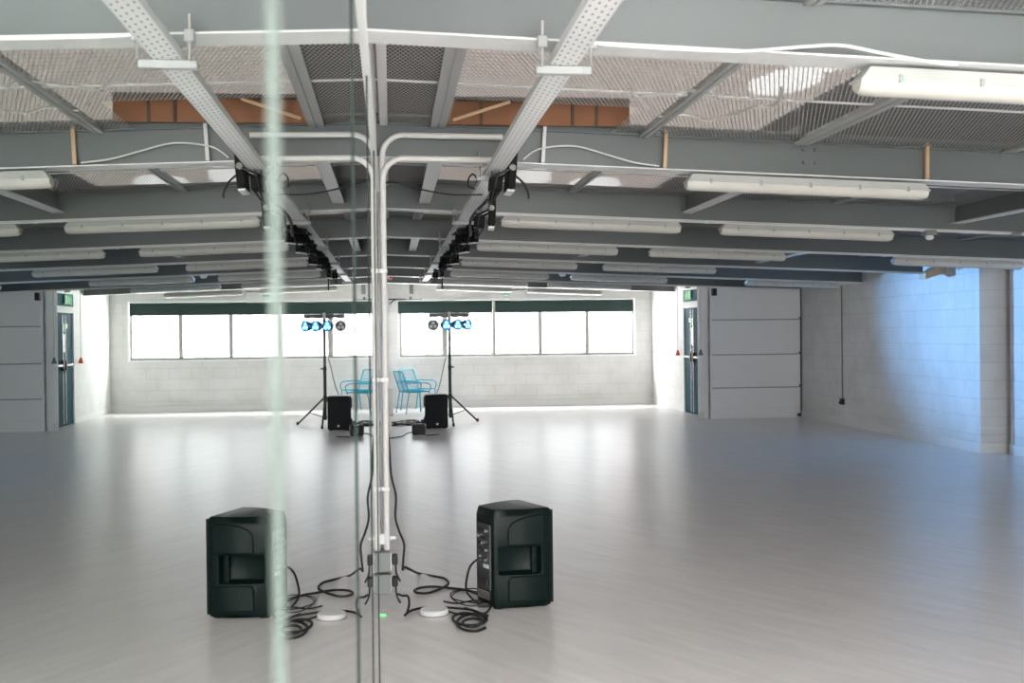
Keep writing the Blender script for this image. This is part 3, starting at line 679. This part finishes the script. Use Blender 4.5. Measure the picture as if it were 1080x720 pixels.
# white flexes on the beams and above the mesh
def pcab(name, pix, Y, r, label, m=None):
    cable(name, [on(px, py, 1, Y) for px, py in pix], r, m or M['wire_white'], label, 'cable')
pcab('beam_cable', [(618, 44), (640, 47), (680, 50), (760, 54), (800, 53), (850, 49), (888, 48), (930, 56), (985, 66), (1010, 68)], 3.66, 0.006, 'white flex clipped loosely along the first roof beam above its light')
pcab('beam_cable', [(552, 168), (566, 158), (590, 154), (612, 155), (640, 163), (668, 171), (695, 175)], 6.30, 0.005, 'pale flex arching across the second roof beam from the tray')
def zcab(pix, dz, label):
    P = []
    for px, py in pix:
        p = on(px, py, 2, zm(1.6)+dz); p = on(px, py, 2, zm(p.x)+dz); P.append(p)
    cable('roof_cable', P, 0.006, M['wire_white'], label, 'cable')
zcab([(668, 103), (690, 100), (720, 97), (742, 94), (754, 99), (756, 104)], -0.014, 'white flex running along ceiling mesh, left of a looped one')
zcab([(695, 123), (725, 121), (745, 127), (770, 122), (795, 113), (815, 112), (823, 103), (824, 92)], -0.014, 'white looped flex running along ceiling mesh above the middle of hall')
zcab([(664, 95), (674, 103), (685, 116)], -0.014, 'short white flex running along ceiling mesh close to the torn opening')

# ------------------------------------------------------------------ conduits at the mirror end, sockets
def bend(pa, pb, pc, r=0.09, n=8):
    pa, pb, pc = Vector(pa), Vector(pb), Vector(pc); u = (pa-pb).normalized(); v = (pc-pb).normalized(); out = [pa]
    c = pb+u*r+v*r
    for k in range(n+1):
        a = pi/2*k/n; out.append(c-v*r*cos(a)-u*r*sin(a))
    out.append(pc); return out
for x, y, z, xe, nm in ((0.024, 6.27, 2.665, 0.70, 'upper bend'), (0.026, 6.20, 2.525, 0.64, 'lower bend')):
    e = empty('mirror_conduit', (x, y, 0), 0, 'white conduit dropping down the wall to the sockets, with the %s' % nm, 'conduit')
    MB().tube(bend((0, 0, 0.36), (0, 0, z), (xe-x, 0, z-0.01), 0.12), 0.0165, 12).build('pipe', M['wire_white'], e, 50)
    for zz in (0.7, 1.3, 1.9): MB().box((-0.026, -0.022, zz-0.012), (0.019, 0.022, zz+0.012), 0.003).build('saddle', M['white_plastic'], e)
def socket(z0, z1, label):
    e = empty('wall_socket', (-0.008, 6.22, z0), 0, label, 'socket'); h = z1-z0
    MB().box((0, -0.07, 0), (0.052, 0.07, h), 0.006).build('back_box', M['grey_plastic'], e)
    MB().box((0.052, -0.066, 0.004), (0.058, 0.066, h-0.004), 0.002).build('face_plate', M['chrome'], e)
    pl = MB().box((0.058, -0.03, h*0.28), (0.092, 0.03, h*0.78), 0.009).build('plug', M['rubber'], e)
    MB().tube(spline([(0.080, -0.005, h*0.28), (0.084, -0.01, h*0.28-0.05), (0.105, -0.03, h*0.28-0.09)], 6), 0.0055, 7).build('lead', M['rubber'], pl, 60)
socket(0.245, 0.355, 'grey metal wall socket with black plug at mirror end, the upper one')
socket(0.125, 0.232, 'grey metal wall socket with black plug at mirror end, the lower one')
e = empty('wall_clamp', (0.0, 6.22, 0.42), 0, 'small white plastic fitting on the wall above the sockets', 'fitting')
MB().box((-0.008, -0.03, -0.03), (0.03, 0.03, 0.03), 0.006).build('body', M['white_plastic'], e)
MB().cyl((0.03, 0, 0), (0.075, 0, 0.004), 0.014, 0.010, 12).build('arm', M['white_plastic'], e, 40)
tag(MB().box((0.002, 6.18, 0.0), (0.014, 6.192, 0.008), 0.003).build('indicator_light', M['led']), 'tiny green indicator light at the foot of mirror wall', 'indicator')

# ------------------------------------------------------------------ loudspeakers
def speaker_master():
    e = empty('loudspeaker', (0, 0, 0)); H = 0.560; z0 = 0.008
    # plan: front at -y, narrower rear at +y
    plan = [(-0.190, -0.165), (0.190, -0.165), (0.193, -0.125), (0.178, -0.02), (0.105, 0.165), (-0.105, 0.165), (-0.178, -0.02), (-0.193, -0.125)]
    bm = bmesh.new(); n = len(plan)
    zs = [z0, z0+0.035, 0.195, 0.350, H-0.045, H]
    sc = [0.955, 1, 1, 1, 1, 0.93]
    def P(i, k):
        s = sc[k]; x, y = plan[i % n]
        if s < 1 and y < -0.12: return (x*s, y+0.004, zs[k])
        return (x*s, y*s, zs[k])
    V = {}
    def vert(p):
        k = tuple(round(c, 5) for c in p)
        if k not in V: V[k] = bm.verts.new(p)
        return V[k]
    def lerp(a, b, t): return tuple(a[j]+(b[j]-a[j])*t for j in range(3))
    pockets = []
    for i in range(n):
        for k in range(len(zs)-1):
            a, b, c, d = P(i, k), P(i+1, k), P(i+1, k+1), P(i, k+1)
            if i in (3, 5) or i in (2, 6):
                ts = [0, 0.84, 1] if i in (3,) else [0, 0.16, 1] if i == 5 else [0, 0.25, 1] if i == 2 else [0, 0.75, 1]
                for t0, t1 in zip(ts, ts[1:]):
                    inner = (i in (3, 5) and (t1-t0) > 0.5) or (i == 2 and t0 > 0) or (i == 6 and t1 < 1)
                    q = [lerp(a, b, t0), lerp(a, b, t1), lerp(d, c, t1), lerp(d, c, t0)]
                    if k == 2 and inner: pockets.append((i, q)); continue
                    bm.faces.new([vert(p) for p in q])
            elif i == 4 and k in (1, 2, 3):
                ts = [0, 0.16, 0.84, 1]
                for t0, t1 in zip(ts, ts[1:]):
                    q = [lerp(a, b, t0), lerp(a, b, t1), lerp(d, c, t1), lerp(d, c, t0)]
                    f = bm.faces.new([vert(p) for p in q])
            else: bm.faces.new([vert(p) for p in (a, b, c, d)])
    bm.faces.new([vert(P(i, 0)) for i in range(n)][::-1]); bm.faces.new([vert(P(i, len(zs)-1)) for i in range(n)])
    # handle pockets: the two adjoining cells of each side share one recess
    for side, ids in ((1, (2, 3)), (-1, (5, 6))):
        qs = [q for i, q in pockets if i in ids]
        allp = [p for q in qs for p in q]
        ylo = min(p[1] for p in allp); yhi = max(p[1] for p in allp); zl, zh = 0.195, 0.350
        lo = [p for p in allp if abs(p[2]-zl) < 1e-6]
        lo = sorted(set(tuple(round(c, 5) for c in p) for p in lo), key=lambda p: p[1])
        hi = [(p[0], p[1], zh) for p in lo]
        ind = lambda p: (p[0]-side*(0.075 if lo.index((p[0], p[1], zl)) == 1 else 0.045), p[1], p[2]+(0.012 if p[2] < 0.3 else -0.012))
        li = [(p[0]-side*(0.075 if j == 1 else 0.05), p[1], zl+0.01) for j, p in enumerate(lo)]
        hi_i = [(p[0], p[1], zh-0.01) for p in li]
        for j in range(len(lo)-1):
            bm.faces.new([vert(p) for p in (lo[j], lo[j+1], li[j+1], li[j])]); bm.faces.new([vert(p) for p in (hi[j], hi[j+1], hi_i[j+1], hi_i[j])])
            bm.faces.new([vert(p) for p in (li[j], li[j+1], hi_i[j+1], hi_i[j])])
        for j in (0, len(lo)-1): bm.faces.new([vert(p) for p in (lo[j], li[j], hi_i[j], hi[j])])
    bmesh.ops.recalc_face_normals(bm, faces=bm.faces)
    ed = [ed for ed in bm.edges if len(ed.link_faces) == 2 and ed.calc_face_angle() > 0.30]
    bmesh.ops.bevel(bm, geom=ed, offset=0.009, segments=2, affect='EDGES', profile=0.5, clamp_overlap=True)
    me = bpy.data.meshes.new('cabinet'); bm.to_mesh(me); bm.free(); me.materials.append(M['cab'])
    o = bpy.data.objects.new('cabinet', me); COL.objects.link(o); o.parent = e
    for p in me.polygons: p.use_smooth = True
    me.set_sharp_from_angle(angle=radians(28))
    # moulded raised panels on both sides, above and below the pocket
    A, B, C = (0.193, -0.125), (0.178, -0.02), (0.105, 0.165)
    mixp = lambda p, q, t: (p[0]+(q[0]-p[0])*t, p[1]+(q[1]-p[1])*t)
    for s in (-1, 1):
        for pts, zb, zts in (([A, B, mixp(B, C, .25), mixp(B, C, .45), mixp(B, C, .56), mixp(B, C, .60)], 0.360, (0.530, 0.522, 0.508, 0.490, 0.462, 0.425)),
                             ([A, B, mixp(B, C, .25), mixp(B, C, .45), mixp(B, C, .56), mixp(B, C, .60)], 0.045, (0.186, 0.186, 0.186, 0.184, 0.175, 0.150))):
            mb = MB(); N = len(pts); ring = []
            for lift, ins in ((-0.004, 0.0), (0.004, 0.0), (0.009, 0.006)):
                row = []
                for j, (x, y) in enumerate(pts):
                    yy = y+(ins if j == 0 else -ins if j == N-1 else 0)
                    row.append((mb.bm.verts.new((s*(x+lift*0.95), yy+lift*0.25, zb+ins)), mb.bm.verts.new((s*(x+lift*0.95), yy+lift*0.25, zts[j]-ins))))
                ring.append(row)
            for ra, rb in zip(ring, ring[1:]):
                for j in range(N-1):
                    mb.bm.faces.new((ra[j][0], ra[j+1][0], rb[j+1][0], rb[j][0])); mb.bm.faces.new((ra[j][1], ra[j+1][1], rb[j+1][1], rb[j][1]))
                for j in (0, N-1): mb.bm.faces.new((ra[j][0], ra[j][1], rb[j][1], rb[j][0]))
            for j in range(N-1):
                mb.bm.faces.new((ring[2][j][0], ring[2][j+1][0], ring[2][j+1][1], ring[2][j][1]))
            mb.build('side_panel', M['cab'], e, 25)
    # grips across the pockets
    for s in (-1, 1):
        MB().box((s*0.165-0.011, -0.075, 0.198), (s*0.165+0.011, -0.045, 0.347), 0.006).build('handle', M['cab'], e)
    MB().box((-0.186, -0.178, z0+0.012), (0.186, -0.164, H-0.012), 0.005).build('grille', M['grille'], e)
    mb = MB(); mb.lathe([(0.0, 0), (0.020, 0), (0.020, -0.003), (0, -0.004)], 20, (0.0, -0.178, 0.075), 1); mb.build('badge', M['white_plastic'], e)
    # rear control panel
    pn = MB().box((-0.075, 0.160, 0.10), (0.075, 0.172, 0.47), 0.004).build('control_panel', M['panel'], e)
    for r in range(4):
        for c in range(3):
            MB().lathe([(0.011, 0), (0.009, 0.014), (0, 0.015)], 12, (-0.045+0.045*c, 0.172, 0.435-0.036*r), 1).build('knob', M['chrome'] if (r+c) % 3 == 0 else M['black'], pn)
    for c in range(2): MB().lathe([(0.015, 0), (0.015, 0.006), (0.009, 0.007), (0.009, 0.001)], 16, (-0.03+0.06*c, 0.172, 0.275), 1).build('input_socket', M['chrome'], pn)
    MB().box((-0.06, 0.172, 0.225), (0.0, 0.176, 0.245)).build('nameplate', M['white_plastic'], pn)
    MB().box((-0.05, 0.172, 0.125), (0.05, 0.182, 0.165), 0.003).build('power_inlet', M['black'], pn)
    mb = MB()
    for k in range(5): mb.box((-0.07, 0.170, 0.050+0.010*k), (0.07, 0.176, 0.055+0.010*k))
    mb.build('heat_sink', M['chrome'], e)
    for sx in (-0.14, 0.14):
        for sy in (-0.13, 0.12): MB().lathe([(0.030, 0.0), (0.030, 0.010)], 14, (sx*(1 if sy < 0 else 0.55), sy, 0)).build('foot', M['rubber'], e)
    return e
sp = speaker_master(); sp.location = (0.728, 6.375, 0); sp.rotation_euler = (0, 0, radians(113))
tag(sp, 'black loudspeaker on the floor in the foreground, its back and handle side showing', 'loudspeaker', 'floor loudspeakers')
sp2 = copy_tree(sp); sp2.location = (0.755, 18.47, 0); sp2.rotation_euler = (0, 0, radians(15))
tag(sp2, 'black loudspeaker far away on the floor beside the lighting stand', 'loudspeaker', 'floor loudspeakers')

# ------------------------------------------------------------------ cables and disc around the near loudspeaker
def fl(pix, z=0.007, wob=0.0):
    return [on(px, py, 2, z+(wob if i % 3 == 1 else 0)) for i, (px, py) in enumerate(pix)]
K = M['rubber']
cable('hanging_cable', [on(px, py, 1, Y) for px, py, Y in [(408.6, 452, 6.27), (410.5, 470, 6.26), (412.5, 500, 6.26), (417.5, 523, 6.26), (417, 545, 6.26), (421, 560, 6.27), (426, 573, 6.27), (425.5, 588, 6.27), (424.5, 601, 6.27)]], 0.0065, K, 'black cable hanging down the wall beside the mirror conduit')
cable('floor_cable', [on(424.5, 601, 1, 6.27), on(427, 598, 1, 6.28), on(433, 600.5, 1, 6.5)] + fl([(442, 604.5), (458, 607.5), (469, 610), (473, 615), (466, 620), (452, 625), (441, 625), (437, 622.5), (444, 619.5), (458, 618.5), (475, 620), (492, 622), (505, 627), (514, 634)]), 0.0075, K, 'black power cable curling across the floor from the wall, loop nearest the wall')
cable('floor_cable', [on(419.5, 626, 1, 6.20), on(424, 628, 1, 6.21), on(430, 628.5, 1, 6.24), on(431.5, 636, 1, 6.2)] + fl([(429.5, 645), (427, 648.5), (434, 643.5), (447, 640.5), (463, 640), (480, 641), (498, 643), (510, 647), (517, 641), (519, 634)]), 0.0065, K, 'black cable running past the white disc to the loudspeaker')
cable('speaker_lead', [on(512, 588, 1, 6.28), on(505, 589, 1, 6.26), on(496, 597, 1, 6.28), on(492, 612, 1, 6.4), on(492, 622, 1, 6.45)] + fl([(496, 629), (503, 635), (511, 637)]), 0.0065, K, 'black lead arching from the back panel of the near loudspeaker to floor')
P = []
for t in range(34):
    a = t/33*2*pi*3.0; r = 1-0.16*(t/11); x = 496+19*r*cos(a+0.6)+4*sin(a*0.5); y = 654.5+8.5*r*sin(a+0.6)+2.5*cos(a*0.37)
    P.append(on(x, y, 2, 0.008+0.009*(t/12)))
P += fl([(512, 652), (503, 645), (490, 641)])
cable('cable_coil', P, 0.0075, K, 'black cable coiled in a small heap in front of loudspeaker', k=5)
P = []
for t in range(22):
    a = t/21*2*pi*2; P.append(on(494+15*cos(a)+4*sin(0.7*t), 629+8*sin(a)+2*cos(t), 2, 0.01+0.012*(0.5+0.5*sin(1.3*t))))
cable('cable_loop', P, 0.0035, K, 'thin black lead in loose loops beside the near loudspeaker', k=5)
cable('floor_cable', fl([(468, 634), (482, 636), (500, 633), (515, 634)]), 0.005, K, 'thin straight black lead lying between coil and loops on the floor')
cable('floor_cable', fl([(466, 641), (478, 646), (492, 648), (506, 646), (515, 649)]), 0.005, K, 'thin black lead crossing behind the coiled heap')
tag(MB().box((-0.035, -0.02, 0), (0.035, 0.02, 0.026), 0.006).build('cable_connector', K, loc=(0.57, 6.30, 0.0)), 'black inline connector on floor at the foot of near loudspeaker', 'connector')
e = empty('floor_disc', (0.281, 6.185, 0), 0, 'round white plastic disc lying on the floor beside the cables', 'disc')
MB().lathe([(0.076, 0.0), (0.080, 0.003), (0.080, 0.022), (0.074, 0.029), (0.0, 0.031)], 36).build('cover', M['white_plastic'], e, 35)
MB().lathe([(0.072, 0.0), (0.084, 0.0), (0.084, 0.004), (0.072, 0.005)], 36).build('base_rim', M['grey_plastic'], e, 35)

# ------------------------------------------------------------------ gear by the far loudspeaker
e = empty('cable_case', (0.475, 17.20, 0), radians(-8), 'small black equipment case on the floor in front of far loudspeaker', 'case')
MB().box((-0.105, -0.08, 0.01), (0.105, 0.08, 0.175), 0.03, 3).build('body', M['black'], e)
MB().tube([(-0.05, 0, 0.17), (-0.05, 0, 0.20), (0.05, 0, 0.20), (0.05, 0, 0.17)], 0.008, 6).build('handle', M['black'], e)
for sx in (-0.08, 0.08): MB().lathe([(0.015, 0), (0.015, 0.012)], 10, (sx, 0, 0)).build('foot', K, e)
P = []
for t in range(26):
    a = t*1.15; P.append((0.50+0.10*cos(a)*(1-t*0.02), 17.42+0.10*sin(a), 0.012+0.17*(0.5+0.5*sin(t*1.9))))
cable('cable_tangle', P, 0.008, K, 'tangle of black cables heaped behind the small black case', k=5)
P = []
for t in range(40):
    a = t*0.9; P.append((0.30+0.20*cos(a)+0.05*sin(t*2.1), 19.4+0.45*sin(a*1.1), 0.012+0.02*(0.5+0.5*sin(t*1.7))))
cable('cable_coil', P, 0.010, K, 'dark cable coiled on the floor between chairs and far loudspeaker', k=5)
cable('floor_cable', fl([(411, 462), (418, 461), (424, 460), (430, 456.5), (436, 455.5)], 0.008), 0.008, K, 'black cable from the wall to the small black case')
cable('floor_cable', fl([(449, 459), (456, 458.5), (463, 458)], 0.008), 0.007, K, 'short black cable trailing right of the small black case')
cable('stand_cable', [on(470.5, 376, 1, 19.2), on(468, 386, 1, 19.15), on(466, 396, 1, 19.1), on(463, 408, 1, 19.0), on(461, 413, 1, 18.95), on(460, 416, 1, 18.9)], 0.007, K, 'black cable sagging from the lighting stand to far loudspeaker')

# ------------------------------------------------------------------ lighting stand with four par heads
sx0, sy0 = 1.070, 19.33
e = empty('lighting_stand', (sx0, sy0, 0), 0, 'black tripod lighting stand with crossbar in front of the window', 'stand')
MB().cyl((0, 0, 0.10), (0, 0, 1.0), 0.027, n=14).build('lower_pole', M['black'], e, 40)
MB().cyl((0, 0, 0.95), (0, 0, 1.87), 0.023, n=14).build('upper_pole', M['black'], e, 40)
MB().lathe([(0.024, 0.93), (0.032, 0.95), (0.032, 1.0), (0.022, 1.02)], 16).build('collar', M['black'], e, 40)
MB().lathe([(0.026, 0.40), (0.036, 0.42), (0.036, 0.50), (0.026, 0.52)], 16).build('hub', M['black'], e, 40)
MB().cyl((0.03, 0, 0.975), (0.075, 0, 0.975), 0.012, n=8).build('knob', M['black'], e)
for ang in (-88, 28, 150):
    a = radians(ang); foot = Vector((cos(a)*0.56, sin(a)*0.62, 0.012))
    lg = MB().tube([(cos(a)*0.03, sin(a)*0.03, 0.47), foot], 0.016, 8).build('leg', M['black'], e, 40)
    MB().lathe([(0.02, -0.012), (0.022, 0.01), (0.016, 0.04)], 10, foot).build('rubber_foot', K, lg, 40)
    MB().tube([(0, 0, 0.14), foot*0.55+Vector((0, 0, 0.21))], 0.007, 6).build('brace', M['black'], e)
MB().box((-0.345, -0.02, 1.845), (0.345, 0.02, 1.908), 0.004).build('crossbar', M['black'], e)
MB().lathe([(0.03, 1.83), (0.03, 1.91), (0.02, 1.93)], 16).build('top_clamp', M['pale_steel'], e, 40)
def par_head():
    e = empty('par_light', (0, 0, 0))     # origin at crossbar; lens looks along -y
    MB().lathe([(0.0, 0.09), (0.055, 0.085), (0.078, 0.04), (0.092, -0.03), (0.095, -0.05), (0.088, -0.05), (0.084, -0.032), (0.0, -0.030)], 24, (0, -0.03, -0.15), 1).build('housing', M['black'], e, 35)
    MB().lathe([(0.0, -0.036), (0.082, -0.036), (0.082, -0.033), (0.0, -0.033)], 24, (0, -0.03, -0.15), 1).build('lens_cover', M['cover_blue'], e, 35)
    for k, (dx, dz) in enumerate(((0, 0.036), (-0.036, -0.024), (0.036, -0.024))):
        MB().lathe([(0.0, -0.042), (0.026, -0.042), (0.030, -0.037), (0.030, -0.034)], 16, (dx, -0.03, -0.15+dz), 1).build('lens', M['lens_blue'], e, 35)
    MB().tube([(-0.102, -0.03, -0.15), (-0.102, -0.01, -0.05), (-0.05, 0, -0.012), (0.05, 0, -0.012), (0.102, -0.01, -0.05), (0.102, -0.03, -0.15)], 0.006, 6).build('yoke', M['black'], e)
    MB().box((-0.02, -0.025, -0.018), (0.02, 0.025, 0.0), 0.003).build('clamp', M['black'], e)
    return e
PH = par_head()
HEADS = [PH]+[copy_tree(PH) for _ in range(3)]
for k, (dx, rz, nm) in enumerate(((-0.285, 3, 'unlit leftmost'), (-0.085, 31, 'second from left, lit blue'), (0.105, 38, 'third from left, lit blue'), (0.270, 48, 'rightmost, lit blue'))):
    o = HEADS[k]
    o.location = (sx0+dx, sy0, 1.855); o.rotation_euler = (0, 0, radians(rz))
    tag(o, 'round black stage lamp on the stand crossbar, %s' % nm, 'stage light', 'stage lamps on the stand')
    for ch in [c for c in bpy.data.objects if c.parent == o]:
        if ch.name.startswith('lens') and k == 0:
            cover = ch.name.startswith('lens_cover')
            ch.data = ch.data.copy(); ch.data.materials[0] = M['panel'] if cover else M['lens_off']
    if k > 0:
        L = bpy.data.lights.new('par_beam', 'SPOT'); L.energy = BLUE_W*(0.45, 0.9, 1.1)[k-1]; L.color = (0.19, 0.50, 1.0); L.spot_size = radians((42, 38, 37)[k-1]); L.spot_blend = 1.0; L.shadow_soft_size = 0.05
        lo = bpy.data.objects.new('par_beam', L); COL.objects.link(lo)
        d = Vector((sin(radians(rz)), -cos(radians(rz)), 0)); p = o.location+Vector((0, 0, -0.15))+d*0.09
        tgt = [(7.6, 9.0, 2.1), (7.6, 11.6, 2.1), (7.32, 13.5, 2.0)][k-1]
        lo.location = p; lo.rotation_euler = (Vector(tgt)-p).to_track_quat('-Z', 'Y').to_euler()

# ------------------------------------------------------------------ turquoise wire armchairs
def chair_master():
    e = empty('garden_chair', (0, 0, 0)); r = 0.012      # faces +x, back at -x
    W = 0.26
    for s in (-1, 1):
        MB().tube(spline([(-0.20, s*W, 0.42), (-0.24, s*W, 0.2), (-0.27, s*W, 0.0)], 4), r, 8).build('leg', M['blue'], e, 50)
        MB().tube([(0.22, s*W, 0.43), (0.24, s*W, 0.0)], r, 8).build('leg', M['blue'], e, 50)
        MB().tube(spline([(-0.24, s*W, 0.60), (0.0, s*W, 0.605), (0.16, s*W, 0.60), (0.235, s*W, 0.565), (0.25, s*W, 0.50), (0.22, s*W, 0.43)], 6), r, 8).build('armrest', M['blue'], e, 50)
    MB().tube([(-0.20, -W, 0.42), (0.22, -W, 0.43), (0.22, W, 0.43), (-0.20, W, 0.42)], r, 8, True).build('seat_frame', M['blue'], e, 50)
    mb = MB()
    for k in range(13):
        y = -W+2*W*(k+1)/14; mb.tube([(-0.20, y, 0.42), (0.0, y, 0.412), (0.22, y, 0.43)], 0.0035, 5)
    mb.build('seat', M['blue'], e)
    MB().tube(spline([(-0.20, -W, 0.42), (-0.28, -W, 0.66), (-0.325, -W+0.015, 0.80), (-0.33, -W+0.05, 0.825), (-0.33, 0, 0.828), (-0.33, W-0.05, 0.825), (-0.325, W-0.015, 0.80), (-0.28, W, 0.66), (-0.20, W, 0.42)], 5), r, 8).build('back_frame', M['blue'], e, 50)
    mb = MB()
    for k in range(11):
        y = -W+2*W*(k+1)/12; mb.tube([(-0.20, y, 0.42), (-0.28, y, 0.66), (-0.33, y, 0.825)], 0.0035, 5)
    mb.tube([(-0.28, -W, 0.64), (-0.28, W, 0.64)], 0.006, 6)
    mb.build('backrest', M['blue'], e)
    return e
CH = chair_master(); CH.location = (0.50, 22.05, 0); CH.rotation_euler = (0, 0, radians(20))
tag(CH, 'turquoise wire armchair nearer the camera, facing right with its back to mirror', 'chair', 'turquoise chairs at far wall')
c2 = copy_tree(CH); c2.location = (0.62, 22.98, 0); c2.rotation_euler = (0, 0, radians(-38))
tag(c2, 'turquoise wire armchair behind, standing right against the far wall', 'chair', 'turquoise chairs at far wall')

# portals help the sky find the window openings
for y, x0, x1, z0, z1, rot in ((YF+0.3, WX0, WX1, WZ0, WZ1, (-pi/2, 0, 0)), (YB-0.3, 0.3, 3.6, bz0, bz1, (pi/2, 0, 0))):
    L = bpy.data.lights.new('window_portal', 'AREA'); L.shape = 'RECTANGLE'; L.size = x1-x0; L.size_y = z1-z0; L.cycles.is_portal = True
    o = bpy.data.objects.new('window_portal', L); COL.objects.link(o); o.location = ((x0+x1)/2, y, (z0+z1)/2); o.rotation_euler = rot
